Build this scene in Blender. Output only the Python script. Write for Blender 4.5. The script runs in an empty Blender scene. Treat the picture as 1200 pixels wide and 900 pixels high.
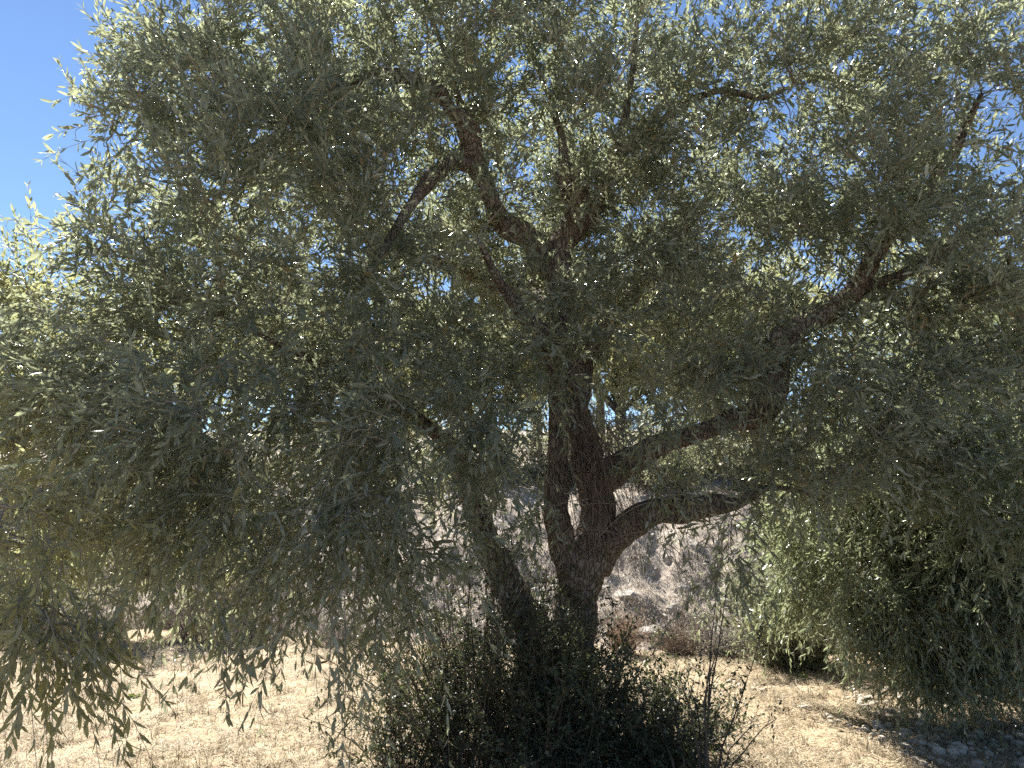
import bpy, math
import numpy as np
from mathutils import Vector, noise as mnoise

S = bpy.context.scene
COL = S.collection
R = math.radians
rng = np.random.default_rng(11)

# ------------------------------------------------------------------ camera
F_PX, TILT, CAM_H = 942.0, R(8.45), 1.6
cam_d = bpy.data.cameras.new('camera')
cam_d.sensor_width = 36.0
cam_d.lens = F_PX / 1200.0 * 36.0
cam_d.clip_start = 0.05
cam_d.clip_end = 2000
cam = bpy.data.objects.new('camera', cam_d)
COL.objects.link(cam)
cam.location = (0, 0, CAM_H)
cam.rotation_euler = (R(90) + TILT, 0, 0)
S.camera = cam


def at(px, py, Y):
    """world point seen at photo pixel (px, py) at depth Y in front of the camera"""
    cx, cy = (px - 600) / F_PX, (450 - py) / F_PX
    dy = math.cos(TILT) - cy * math.sin(TILT)
    dz = math.sin(TILT) + cy * math.cos(TILT)
    k = Y / dy
    return np.array([cx * k, Y, CAM_H + dz * k])


# ------------------------------------------------------------------ mesh collector
class Geo:
    def __init__(self):
        self.v, self.q, self.t, self.mq, self.mt = [], [], [], [], []
        self.n = 0

    def add(self, verts, quads=None, tris=None, mat=0):
        verts = np.asarray(verts, np.float64).reshape(-1, 3)
        if quads is not None and len(quads):
            q = np.asarray(quads, np.int64).reshape(-1, 4) + self.n
            self.q.append(q)
            self.mq.append(np.full(len(q), mat))
        if tris is not None and len(tris):
            t = np.asarray(tris, np.int64).reshape(-1, 3) + self.n
            self.t.append(t)
            self.mt.append(np.full(len(t), mat))
        self.v.append(verts)
        self.n += len(verts)

    def build(self, name, mats, parent=None, origin=(0, 0, 0), smooth=True):
        origin = np.asarray(origin, float)
        v = np.concatenate(self.v) - origin
        q = np.concatenate(self.q) if self.q else np.zeros((0, 4), np.int64)
        t = np.concatenate(self.t) if self.t else np.zeros((0, 3), np.int64)
        me = bpy.data.meshes.new(name)
        me.vertices.add(len(v))
        me.vertices.foreach_set('co', v.astype(np.float32).ravel())
        loops = np.concatenate([q.ravel(), t.ravel()]).astype(np.int32)
        me.loops.add(len(loops))
        me.loops.foreach_set('vertex_index', loops)
        me.polygons.add(len(q) + len(t))
        starts = np.concatenate([np.arange(len(q)) * 4, len(q) * 4 + np.arange(len(t)) * 3]).astype(np.int32)
        me.polygons.foreach_set('loop_start', starts)
        mi = np.concatenate([np.concatenate(self.mq) if self.mq else np.zeros(0), np.concatenate(self.mt) if self.mt else np.zeros(0)]).astype(np.int32)
        me.polygons.foreach_set('material_index', mi)
        me.polygons.foreach_set('use_smooth', np.full(len(mi), smooth, dtype=bool))
        for m in (mats if isinstance(mats, (list, tuple)) else [mats]):
            me.materials.append(m)
        me.update()
        me.validate()
        o = bpy.data.objects.new(name, me)
        COL.objects.link(o)
        if parent is not None:
            o.parent = parent
        else:
            o.location = tuple(origin)
        return o


def thing(name, label, cat, loc, group=None):
    o = bpy.data.objects.new(name, None)
    COL.objects.link(o)
    o.location = tuple(loc)
    o['label'] = label
    o['category'] = cat
    if group:
        o['group'] = group
    return o


def tag(o, label=None, cat=None, group=None, kind=None):
    for k, val in (('label', label), ('category', cat), ('group', group), ('kind', kind)):
        if val:
            o[k] = val
    return o


def nz(p, s=1.0, seed=0.0):
    return mnoise.noise(Vector((p[0] * s + seed, p[1] * s + seed * 1.7, p[2] * s - seed)))


def unit(a):
    return a / np.maximum(np.linalg.norm(a, axis=-1, keepdims=True), 1e-9)


def spline(pts, per=6):
    """Catmull-Rom through rows of pts (any width)"""
    P = np.asarray(pts, float)
    P = np.vstack([2 * P[0] - P[1], P, 2 * P[-1] - P[-2]])
    out = []
    for i in range(1, len(P) - 2):
        a, b, c, d = P[i - 1], P[i], P[i + 1], P[i + 2]
        for k in range(per):
            t = k / per
            out.append(0.5 * ((2 * b) + (c - a) * t + (2 * a - 5 * b + 4 * c - d) * t * t + (3 * b - a - 3 * c + d) * t ** 3))
    out.append(P[-2])
    return np.array(out)


def tube(g, pts, rad, sides=8, mat=0, rough=0.0, ridges=0, seed=0.0, cap=True):
    pts = np.asarray(pts, float)
    n = len(pts)
    rad = np.broadcast_to(np.asarray(rad, float), (n,))
    tan = unit(np.gradient(pts, axis=0))
    ref = np.array([0.31, 0.95, 0.05])
    u = unit(np.cross(tan, ref))
    for i in range(1, n):                      # keep the frame from twisting
        ui = u[i - 1] - tan[i] * np.dot(u[i - 1], tan[i])
        if np.linalg.norm(ui) > 1e-6:
            u[i] = ui / np.linalg.norm(ui)
    w = np.cross(tan, u)
    th = np.linspace(0, 2 * math.pi, sides, endpoint=False)
    V = np.zeros((n, sides, 3))
    for i in range(n):
        for j in range(sides):
            d = u[i] * math.cos(th[j]) + w[i] * math.sin(th[j])
            r = rad[i]
            if rough:
                p = pts[i] + d * r
                r *= 1 + rough * (nz(p, 5, seed) * 0.9 + nz(p, 14, seed + 3) * 0.5 + nz(p, 31, seed + 5) * 0.3 + 2.2 * max(0.0, nz(p, 3.7, seed + 9)) ** 1.6)
                if ridges:
                    r *= 1 + 0.07 * math.sin(ridges * th[j] + i * 0.16 + 2.5 * nz(pts[i], 2, seed)) + 0.04 * math.sin((2 * ridges + 1) * th[j] - i * 0.1)
            V[i, j] = pts[i] + d * r
    idx = np.arange(n * sides).reshape(n, sides)
    a, b = idx[:-1], idx[1:]
    q = np.stack([a, np.roll(a, -1, 1), np.roll(b, -1, 1), b], -1).reshape(-1, 4)
    V = V.reshape(-1, 3)
    tris = []
    if cap:
        c = len(V)
        V = np.vstack([V, pts[-1] + tan[-1] * rad[-1] * 0.5, pts[0]])
        for j in range(sides):
            tris.append((idx[-1, j], idx[-1, (j + 1) % sides], c))
            tris.append((idx[0, (j + 1) % sides], idx[0, j], c + 1))
    g.add(V, q, tris, mat)


def thin_tubes(g, P, rad, mat=0):
    """many three-sided tubes at once. P: (N, K, 3); rad: (N, K)"""
    N, K, _ = P.shape
    if N == 0:
        return
    T = unit(np.gradient(P, axis=1))
    ref = np.where(np.abs(T[..., 2:3]) > 0.9, np.array([1.0, 0, 0]), np.array([0, 0, 1.0]))
    u = unit(np.cross(T, ref))
    w = np.cross(T, u)
    V = np.zeros((N, K, 3, 3))
    for j in range(3):
        a = j * 2 * math.pi / 3
        V[:, :, j] = P + (u * math.cos(a) + w * math.sin(a)) * rad[..., None]
    idx = np.arange(N * K * 3).reshape(N, K, 3)
    a, b = idx[:, :-1], idx[:, 1:]
    q = np.stack([a, np.roll(a, -1, 2), np.roll(b, -1, 2), b], -1).reshape(-1, 4)
    g.add(V.reshape(-1, 3), q, None, mat)


def leaf_blades(g, base, d, nrm, L, W, curl, mat=0):
    """lens-shaped blades, folded a little and arched. base,d,nrm: (N,3)"""
    N = len(base)
    d = unit(d)
    s = unit(np.cross(d, nrm))
    n = np.cross(s, d)
    L = L[:, None]
    W = W[:, None]
    c = curl[:, None]

    def pt(t, side, wk):
        return base + d * (L * t) - n * (L * c * t * t) + s * (W * wk * side) + n * (W * 0.22 * abs(side) * wk)
    V = np.stack([base, pt(.36, 1, .5), pt(.36, 0, 0), pt(.36, -1, .5), pt(.72, 1, .42), pt(.72, 0, 0), pt(.72, -1, .42), pt(1.0, 0, 0)], 1)
    o = (np.arange(N) * 8)[:, None]
    tr = np.concatenate([o + np.array(k) for k in ((0, 1, 2), (0, 2, 3), (4, 7, 5), (5, 7, 6))], 0)
    qd = np.concatenate([o + np.array(k) for k in ((1, 4, 5, 2), (2, 5, 6, 3))], 0)
    g.add(V.reshape(-1, 3), qd, tr, mat)


def oval_leaves(g, base, d, nrm, L, W, mat=0):
    """short oval leaves, a quad and two triangles each"""
    N = len(base)
    d = unit(d)
    s = unit(np.cross(d, nrm))
    n = np.cross(s, d)
    L = L[:, None]
    W = W[:, None]
    V = np.stack([base, base + d * L * .3 + s * W * .5 + n * W * .12, base + d * L * .3 - s * W * .5 + n * W * .12,
                  base + d * L * .75 + s * W * .4 + n * W * .1, base + d * L * .75 - s * W * .4 + n * W * .1, base + d * L - n * L * .08], 1)
    o = (np.arange(N) * 6)[:, None]
    tr = np.concatenate([o + np.array((0, 1, 2)), o + np.array((3, 5, 4))], 0)
    qd = o + np.array((1, 3, 4, 2))
    g.add(V.reshape(-1, 3), qd, tr, mat)


# ------------------------------------------------------------------ materials
def new_mat(name):
    m = bpy.data.materials.new(name)
    m.use_nodes = True
    nt = m.node_tree
    nt.nodes.clear()
    out = nt.nodes.new('ShaderNodeOutputMaterial')
    return m, nt, out


def ramp(nt, fac, stops):
    r = nt.nodes.new('ShaderNodeValToRGB')
    el = r.color_ramp.elements
    while len(el) < len(stops):
        el.new(0.5)
    for e, (p, c) in zip(el, stops):
        e.position = p
        e.color = (*c, 1)
    nt.links.new(fac, r.inputs['Fac'])
    return r.outputs['Color']


def tex_noise(nt, scale, detail=4, rough=0.6, coord=None, dist=0.0):
    n = nt.nodes.new('ShaderNodeTexNoise')
    n.inputs['Scale'].default_value = scale
    n.inputs['Detail'].default_value = detail
    n.inputs['Roughness'].default_value = rough
    n.inputs['Distortion'].default_value = dist
    if coord is not None:
        nt.links.new(coord, n.inputs['Vector'])
    return n.outputs['Fac']


def leaf_mat(name, top, under, trans, mix=0.4, rough=0.42, spec=0.5, var=0.3, dry=0.03):
    m, nt, out = new_mat(name)
    geo = nt.nodes.new('ShaderNodeNewGeometry')
    bf = nt.nodes.new('ShaderNodeMix')
    bf.data_type = 'RGBA'
    bf.inputs['A'].default_value = (*top, 1)
    bf.inputs['B'].default_value = (*under, 1)
    nt.links.new(geo.outputs['Backfacing'], bf.inputs['Factor'])
    hs = nt.nodes.new('ShaderNodeHueSaturation')
    mr = nt.nodes.new('ShaderNodeMapRange')
    mr.inputs['To Min'].default_value = 1 - var
    mr.inputs['To Max'].default_value = 1 + var
    nt.links.new(geo.outputs['Random Per Island'], mr.inputs['Value'])
    nt.links.new(mr.outputs['Result'], hs.inputs['Value'])
    nt.links.new(bf.outputs['Result'], hs.inputs['Color'])
    mh = nt.nodes.new('ShaderNodeMath')                         # hue drifts with another random
    mh.operation = 'MULTIPLY'
    mh.inputs[1].default_value = 7.31
    nt.links.new(geo.outputs['Random Per Island'], mh.inputs[0])
    fr = nt.nodes.new('ShaderNodeMath')
    fr.operation = 'FRACT'
    nt.links.new(mh.outputs[0], fr.inputs[0])
    mr2 = nt.nodes.new('ShaderNodeMapRange')
    mr2.inputs['To Min'].default_value = 0.475
    mr2.inputs['To Max'].default_value = 0.52
    nt.links.new(fr.outputs[0], mr2.inputs['Value'])
    nt.links.new(mr2.outputs['Result'], hs.inputs['Hue'])
    # a few dry, straw-coloured leaves
    gt = nt.nodes.new('ShaderNodeMath')
    gt.operation = 'GREATER_THAN'
    gt.inputs[1].default_value = 1 - dry
    nt.links.new(fr.outputs[0], gt.inputs[0])
    dm = nt.nodes.new('ShaderNodeMix')
    dm.data_type = 'RGBA'
    nt.links.new(gt.outputs[0], dm.inputs['Factor'])
    nt.links.new(hs.outputs['Color'], dm.inputs['A'])
    dm.inputs['B'].default_value = (0.22, 0.15, 0.07, 1)
    p = nt.nodes.new('ShaderNodeBsdfPrincipled')
    p.inputs['Roughness'].default_value = rough
    p.inputs['Specular IOR Level'].default_value = spec
    nt.links.new(dm.outputs['Result'], p.inputs['Base Color'])
    t = nt.nodes.new('ShaderNodeBsdfTranslucent')
    t.inputs['Color'].default_value = (*trans, 1)
    mx = nt.nodes.new('ShaderNodeMixShader')
    mx.inputs[0].default_value = mix
    nt.links.new(p.outputs[0], mx.inputs[1])
    nt.links.new(t.outputs[0], mx.inputs[2])
    nt.links.new(mx.outputs[0], out.inputs['Surface'])
    return m


def surf_mat(name, stops, scale, detail=6, rough=0.9, bump=0.0, bump_scale=None, spec=0.2, second=None, stretch=None, coord='Object'):
    m, nt, out = new_mat(name)
    tc = nt.nodes.new('ShaderNodeTexCoord')
    co = tc.outputs[coord]
    if stretch:
        mp = nt.nodes.new('ShaderNodeMapping')
        mp.inputs['Scale'].default_value = stretch
        nt.links.new(co, mp.inputs['Vector'])
        co = mp.outputs['Vector']
    f = tex_noise(nt, scale, detail, 0.62, co)
    c = ramp(nt, f, stops)
    if second:
        sc2, stops2, fac = second
        c2 = ramp(nt, tex_noise(nt, sc2, 5, 0.6, tc.outputs[coord]), stops2)
        mx = nt.nodes.new('ShaderNodeMix')
        mx.data_type = 'RGBA'
        mx.blend_type = 'MULTIPLY'
        mx.inputs['Factor'].default_value = fac
        nt.links.new(c, mx.inputs['A'])
        nt.links.new(c2, mx.inputs['B'])
        c = mx.outputs['Result']
    p = nt.nodes.new('ShaderNodeBsdfPrincipled')
    p.inputs['Roughness'].default_value = rough
    p.inputs['Specular IOR Level'].default_value = spec
    nt.links.new(c, p.inputs['Base Color'])
    if bump:
        b = nt.nodes.new('ShaderNodeBump')
        b.inputs['Strength'].default_value = bump
        b.inputs['Distance'].default_value = 0.03
        nt.links.new(tex_noise(nt, bump_scale or scale * 2, 6, 0.65, co), b.inputs['Height'])
        nt.links.new(b.outputs['Normal'], p.inputs['Normal'])
    nt.links.new(p.outputs[0], out.inputs['Surface'])
    return m


def strand_mat(name, c0, c1, c2, trans=0.25):
    m, nt, out = new_mat(name)
    geo = nt.nodes.new('ShaderNodeNewGeometry')
    c = ramp(nt, geo.outputs['Random Per Island'], [(0, c0), (0.5, c1), (1, c2)])
    p = nt.nodes.new('ShaderNodeBsdfPrincipled')
    p.inputs['Roughness'].default_value = 0.7
    p.inputs['Specular IOR Level'].default_value = 0.25
    nt.links.new(c, p.inputs['Base Color'])
    t = nt.nodes.new('ShaderNodeBsdfTranslucent')
    nt.links.new(c, t.inputs['Color'])
    mx = nt.nodes.new('ShaderNodeMixShader')
    mx.inputs[0].default_value = trans
    nt.links.new(p.outputs[0], mx.inputs[1])
    nt.links.new(t.outputs[0], mx.inputs[2])
    nt.links.new(mx.outputs[0], out.inputs['Surface'])
    return m


M = {}
M['olive'] = leaf_mat('olive_leaf', (0.108, 0.126, 0.095), (0.255, 0.272, 0.225), (0.38, 0.415, 0.24), mix=0.47, rough=0.27, spec=0.7, var=.45, dry=.05)
M['olive_right'] = leaf_mat('olive_leaf_right', (0.09, 0.122, 0.072), (0.23, 0.26, 0.185), (0.34, 0.38, 0.20), mix=0.44, rough=0.27, spec=0.7, var=.45, dry=.04)
M['olive_light'] = leaf_mat('olive_leaf_light', (0.12, 0.125, 0.075), (0.25, 0.25, 0.175), (0.46, 0.47, 0.21), mix=0.49, rough=0.33, var=.45)
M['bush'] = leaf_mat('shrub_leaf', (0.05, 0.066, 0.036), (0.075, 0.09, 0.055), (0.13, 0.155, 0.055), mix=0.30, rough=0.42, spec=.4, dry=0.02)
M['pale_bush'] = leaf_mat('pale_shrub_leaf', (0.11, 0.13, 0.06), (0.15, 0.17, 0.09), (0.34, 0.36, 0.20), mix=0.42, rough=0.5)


def bark_mat():
    m, nt, out = new_mat('olive_bark')
    tc = nt.nodes.new('ShaderNodeTexCoord')
    mp = nt.nodes.new('ShaderNodeMapping')
    mp.inputs['Scale'].default_value = (1, 1, 0.3)
    nt.links.new(tc.outputs['Object'], mp.inputs['Vector'])
    wob = nt.nodes.new('ShaderNodeTexNoise')
    wob.inputs['Scale'].default_value = 9
    nt.links.new(mp.outputs['Vector'], wob.inputs['Vector'])
    va = nt.nodes.new('ShaderNodeMix')
    va.data_type = 'VECTOR'
    va.inputs['Factor'].default_value = 0.09
    nt.links.new(mp.outputs['Vector'], va.inputs['A'])
    nt.links.new(wob.outputs['Color'], va.inputs['B'])
    vo = nt.nodes.new('ShaderNodeTexVoronoi')
    vo.feature = 'DISTANCE_TO_EDGE'
    vo.inputs['Scale'].default_value = 46
    nt.links.new(va.outputs['Result'], vo.inputs['Vector'])
    crack = ramp(nt, vo.outputs['Distance'], [(0.0, (0.38, 0.36, 0.34)), (0.10, (0.78, 0.76, 0.74)), (0.35, (1, 1, 1))])
    base = ramp(nt, tex_noise(nt, 7, 8, .65, tc.outputs['Object']), [(0.3, (0.14, 0.113, 0.096)), (0.5, (0.25, 0.205, 0.172)), (0.7, (0.37, 0.325, 0.28))])
    lich = ramp(nt, tex_noise(nt, 3.1, 6, .7, tc.outputs['Object']), [(0.55, (0, 0, 0)), (0.68, (1, 1, 1))])
    ml = nt.nodes.new('ShaderNodeMix')
    ml.data_type = 'RGBA'
    nt.links.new(lich, ml.inputs['Factor'])
    nt.links.new(base, ml.inputs['A'])
    ml.inputs['B'].default_value = (0.30, 0.285, 0.25, 1)
    mx = nt.nodes.new('ShaderNodeMix')
    mx.data_type = 'RGBA'
    mx.blend_type = 'MULTIPLY'
    mx.inputs['Factor'].default_value = 1.0
    nt.links.new(ml.outputs['Result'], mx.inputs['A'])
    nt.links.new(crack, mx.inputs['B'])
    p = nt.nodes.new('ShaderNodeBsdfPrincipled')
    p.inputs['Roughness'].default_value = 0.95
    p.inputs['Specular IOR Level'].default_value = 0.15
    nt.links.new(mx.outputs['Result'], p.inputs['Base Color'])
    b = nt.nodes.new('ShaderNodeBump')
    b.inputs['Strength'].default_value = 1.0
    b.inputs['Distance'].default_value = 0.02
    nt.links.new(crack, b.inputs['Height'])
    b2 = nt.nodes.new('ShaderNodeBump')
    b2.inputs['Strength'].default_value = 0.8
    b2.inputs['Distance'].default_value = 0.012
    nt.links.new(tex_noise(nt, 45, 5, .7, mp.outputs['Vector']), b2.inputs['Height'])
    nt.links.new(b.outputs['Normal'], b2.inputs['Normal'])
    nt.links.new(b2.outputs['Normal'], p.inputs['Normal'])
    nt.links.new(p.outputs[0], out.inputs['Surface'])
    return m


M['bark'] = bark_mat()
M['twig'] = surf_mat('olive_twig', [(0.3, (0.16, 0.14, 0.11)), (0.7, (0.30, 0.27, 0.22))], 14, 4, 0.85)
M['stem'] = surf_mat('shrub_stem', [(0.3, (0.07, 0.055, 0.045)), (0.7, (0.17, 0.13, 0.10))], 14, 4, 0.85)
M['dry_twig'] = strand_mat('dry_twig', (0.17, 0.12, 0.09), (0.26, 0.20, 0.15), (0.36, 0.29, 0.22), 0.1)
M['grey_twig'] = strand_mat('grey_twig', (0.16, 0.14, 0.125), (0.26, 0.23, 0.21), (0.38, 0.34, 0.30), 0.1)
M['litter'] = strand_mat('litter', (0.11, 0.08, 0.05), (0.21, 0.155, 0.095), (0.33, 0.26, 0.17), 0.1)
M['withered'] = strand_mat('withered', (0.34, 0.30, 0.265), (0.50, 0.445, 0.385), (0.62, 0.56, 0.48), 0.25)
M['rust_twig'] = strand_mat('rust_twig', (0.26, 0.18, 0.13), (0.38, 0.28, 0.20), (0.46, 0.36, 0.27), 0.2)
M['straw'] = strand_mat('straw', (0.25, 0.19, 0.12), (0.41, 0.345, 0.235), (0.56, 0.49, 0.365), 0.25)
M['ground'] = surf_mat('dry_ground', [(0.25, (0.22, 0.165, 0.11)), (0.45, (0.36, 0.285, 0.185)), (0.7, (0.50, 0.415, 0.28))], 3.2, 9, 0.95,
                       bump=0.9, bump_scale=22, second=(26, [(0.3, (0.6, 0.55, 0.5)), (0.55, (1, 1, 1))], 0.75))
M['bank'] = surf_mat('dry_bank', [(0.28, (0.22, 0.185, 0.155)), (0.45, (0.38, 0.33, 0.275)), (0.6, (0.47, 0.415, 0.345)), (0.75, (0.55, 0.50, 0.42))], 2.1, 10, 0.95,
                     bump=1.0, bump_scale=9, second=(11, [(0.3, (0.5, 0.46, 0.43)), (0.6, (1, 1, 1))], 0.55))
M['rock'] = surf_mat('weathered_rock', [(0.3, (0.23, 0.21, 0.19)), (0.55, (0.36, 0.335, 0.30)), (0.75, (0.47, 0.44, 0.40))], 6, 8, 0.9, bump=0.7, bump_scale=18)
M['clod'] = surf_mat('earth_clod', [(0.3, (0.36, 0.31, 0.24)), (0.7, (0.55, 0.49, 0.41))], 9, 5, 0.95)
M['weed'] = leaf_mat('weed_leaf', (0.14, 0.20, 0.05), (0.15, 0.2, 0.07), (0.25, 0.33, 0.06), mix=0.35)

# ------------------------------------------------------------------ terrain
def gh(x, y):
    return 0.05 * mnoise.noise(Vector((x * 0.35, y * 0.35, 3.1))) + 0.02 * mnoise.noise(Vector((x * 1.7, y * 1.7, 8.2))) + 0.016 * mnoise.noise(Vector((x * 5.2, y * 5.2, 2.2))) + 0.010 * mnoise.noise(Vector((x * 13, y * 13, 6.2)))


def foot(x):
    return 9.25 - 0.165 * x + 0.25 * mnoise.noise(Vector((x * 0.5, 1.3, 0)))


def bank_z(x, y):
    u = y - foot(x)
    s = min(max(u / 3.2, 0), 1)
    s = s * s * (3 - 2 * s)
    z = -0.12 + 1.15 * s + 0.15 * max(u, 0) if u < 26 else 1.03 + 3.9 + 0.03 * (u - 26)
    k = min(max(u / 0.4, 0), 1)
    z += k * (0.18 * mnoise.noise(Vector((x * 1.1, y * 1.1, 5))) + 0.13 * mnoise.noise(Vector((x * 2.9, y * 2.9, 1))) + 0.07 * mnoise.noise(Vector((x * 7, y * 7, 2))))
    return z


def grid(name, xs, ys, zf, mat):
    X, Y = np.meshgrid(xs, ys)
    Z = np.array([[zf(x, y) for x in xs] for y in ys])
    V = np.stack([X, Y, Z], -1).reshape(-1, 3)
    nx, ny = len(xs), len(ys)
    i = np.arange(nx * ny).reshape(ny, nx)
    q = np.stack([i[:-1, :-1], i[:-1, 1:], i[1:, 1:], i[1:, :-1]], -1).reshape(-1, 4)
    g = Geo()
    g.add(V, q)
    o = g.build(name, mat)
    tag(o, kind='structure')
    return o


def graded(lo, a, b, hi, fine, n):
    e = np.linspace(0, 1, n + 1)[1:] ** 2
    return np.concatenate([(a - (a - lo) * e)[::-1], np.arange(a, b, fine), b + (hi - b) * np.concatenate([[0], e])])


grid('ground', graded(-400, -8, 8, 400, 0.05, 14), graded(-400, 4, 10.8, 400, 0.05, 14),
     lambda x, y: gh(x, y) if abs(x) < 12 and -2 < y < 14 else 0.0, M['ground'])
tag(bpy.data.objects['ground'], label='flat field of sun bleached mown dry grass under the trees', cat='ground')
grid('hillside', graded(-120, -8, 8, 120, 0.06, 12), graded(6.8, 7.2, 13, 150, 0.06, 12), bank_z, M['bank'])
tag(bpy.data.objects['hillside'], label='rough dry bank of stones and withered grass behind the field', cat='hillside')

# ------------------------------------------------------------------ straw (stuff)
def strands(g, base, d, L, W, mat=0, sag=0.0):
    d = unit(d)
    s = unit(np.cross(d, np.array([0, 0, 1.0])) + 1e-4)
    L = L[:, None]
    W = W[:, None]
    p1 = base + d * L * .5
    p2 = base + d * L - np.array([0, 0, 1.0]) * L * sag
    V = np.stack([base - s * W, base + s * W, p1 + s * W * .8, p1 - s * W * .8, p2], 1)
    o = (np.arange(len(base)) * 5)[:, None]
    g.add(V.reshape(-1, 3), o + np.array((0, 1, 2, 3)), o + np.array((3, 2, 4)), mat)


N = 240000
yy = 4.2 + 6.6 * rng.random(N) ** 1.25
xx = (rng.random(N) * 2 - 1) * (yy * 0.68 + 0.6)
dens = np.array([0.5 + 0.9 * mnoise.noise(Vector((x * 1.6, y * 1.6, 0))) + 0.6 * mnoise.noise(Vector((x * 5, y * 5, 4))) for x, y in zip(xx, yy)])
far = np.array([foot(x) for x in xx])
keep = (rng.random(N) < np.clip(dens * 1.3 - .1, 0.05, 1)) & (yy < far + 0.15)
xx, yy, dens = xx[keep], yy[keep], dens[keep]
zz = np.array([gh(x, y) for x, y in zip(xx, yy)])
N = len(xx)
ang = rng.random(N) * 2 * math.pi
el = np.abs(rng.normal(0.22, 0.3, N)).clip(0, 1.3)
D = np.stack([np.cos(ang) * np.cos(el), np.sin(ang) * np.cos(el), np.sin(el)], 1)
B = np.stack([xx, yy, zz + 0.004 + 0.02 * rng.random(N) * np.clip(dens, 0, 1)], 1)
g = Geo()
strands(g, B, D, rng.uniform(0.03, 0.11, N), rng.uniform(0.0012, 0.0032, N), 0, 0.12)
# mown tussocks standing a little proud
NT = 5200
ty = 4.3 + 6.3 * rng.random(NT) ** 1.2
tx = (rng.random(NT) * 2 - 1) * (ty * 0.68 + 0.5)
kk = np.array([(y < foot(x)) and mnoise.noise(Vector((x * 2.1, y * 2.1, 33))) > -0.1 for x, y in zip(tx, ty)])
tx, ty = tx[kk], ty[kk]
c = np.repeat(np.stack([tx, ty, [gh(x, y) for x, y in zip(tx, ty)]], 1), 16, 0)
hs_ = np.repeat(rng.uniform(0.03, 0.07, len(tx)) + 0.06 * (rng.random(len(tx)) > .86), 16)
N = len(c)
ang = rng.random(N) * 2 * math.pi
el = rng.uniform(0.35, 1.5, N)
D = np.stack([np.cos(ang) * np.cos(el), np.sin(ang) * np.cos(el), np.sin(el)], 1)
strands(g, c + rng.normal(0, .018, (N, 3)) * np.array([1, 1, .1]), D, hs_ * rng.uniform(.6, 1.3, N), rng.uniform(0.0014, 0.003, N), 0, 0.3)
tag(g.build('dry_grass', M['straw'], smooth=False), 'short bleached straw and mown dry grass covering the field', 'dry grass', kind='stuff')

# fallen olive leaves and bits of twig under the crowns
N = 5200
lx = np.concatenate([rng.normal(0.4, 1.5, N // 2), rng.normal(3.6, 1.2, N // 2)])
ly = np.concatenate([rng.normal(5.6, 1.1, N // 2), rng.normal(6.4, 1.0, N // 2)])
kk = (ly < 8.5) & (ly > 4)
lx, ly = lx[kk], ly[kk]
N = len(lx)
ang = rng.random(N) * 6.283
g = Geo()
strands(g, np.stack([lx, ly, np.array([gh(x, y) for x, y in zip(lx, ly)]) + rng.uniform(.006, .02, N)], 1), np.stack([np.cos(ang), np.sin(ang), rng.normal(0, .2, N)], 1),
        np.where(rng.random(N) < .08, rng.uniform(.08, .25, N), rng.uniform(.03, .055, N)), rng.uniform(.002, .0055, N), 0, .05)
tag(g.build('leaf_litter', M['litter'], smooth=False), 'fallen brown olive leaves and bits of twig under the trees', 'leaf litter', kind='stuff')

# withered grass on the bank
N = 130000
yy = 8.2 + 5.5 * rng.random(N) ** 1.3
xx = (rng.random(N) * 2 - 1) * (yy * 0.68)
keep = np.array([(y > foot(x) + 0.05) and (mnoise.noise(Vector((x * 1.3, y * 1.3, 9))) > -0.35) for x, y in zip(xx, yy)])
xx, yy = xx[keep], yy[keep]
N = len(xx)
B = np.stack([xx, yy, np.array([bank_z(x, y) for x, y in zip(xx, yy)]) - 0.01], 1)
cl = np.array([mnoise.noise(Vector((x * 3, y * 3, 1))) for x, y in zip(xx, yy)])
ang = rng.random(N) * 2 * math.pi
el = rng.uniform(0.3, 1.4, N)
D = np.stack([np.cos(ang) * np.cos(el), np.sin(ang) * np.cos(el) - 0.4, np.sin(el)], 1)
g = Geo()
strands(g, B, D, rng.uniform(0.05, 0.2, N) * (1 + cl * 1.1), rng.uniform(0.0018, 0.004, N), 0, 0.35)
tag(g.build('withered_grass', M['withered'], smooth=False), 'withered grey grass tufts over the stony bank', 'dry grass', kind='stuff')

# loose clods and stones under the right-hand tree
N = 2400
xx = rng.uniform(1.9, 4.8, N)
yy = rng.uniform(4.4, 7.6, N)
keep = np.array([mnoise.noise(Vector((x, y, 20))) > -0.35 for x, y in zip(xx, yy)]) & (xx > 2.1 + (7 - yy) * 0.25)
g = Geo()
import bmesh
bm_ = bmesh.new()
bmesh.ops.create_icosphere(bm_, subdivisions=2, radius=1.0)
icv = np.array([v.co[:] for v in bm_.verts])
icf = np.array([[v.index for v in f.verts] for f in bm_.faces])
bm_.free()
for x, y in zip(xx[keep], yy[keep]):
    r = 0.009 + 0.03 * rng.random() ** 2.5
    q_ = rng.normal(0, 1, (4, 3))
    v = icv * (1 + 0.16 * np.sin(icv @ q_[0] * 2 + 1) + 0.12 * np.sin(icv @ q_[1] * 4))[:, None] * r * rng.uniform(.75, 1.3, 3) * np.array([1, 1, .7])
    g.add(v + np.array([x, y, gh(x, y) + r * 0.2]), None, icf)
tag(g.build('gravel', M['clod'], smooth=False), 'loose pale stones and clods in the shade of the right olive tree', 'stones', kind='stuff')

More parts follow.
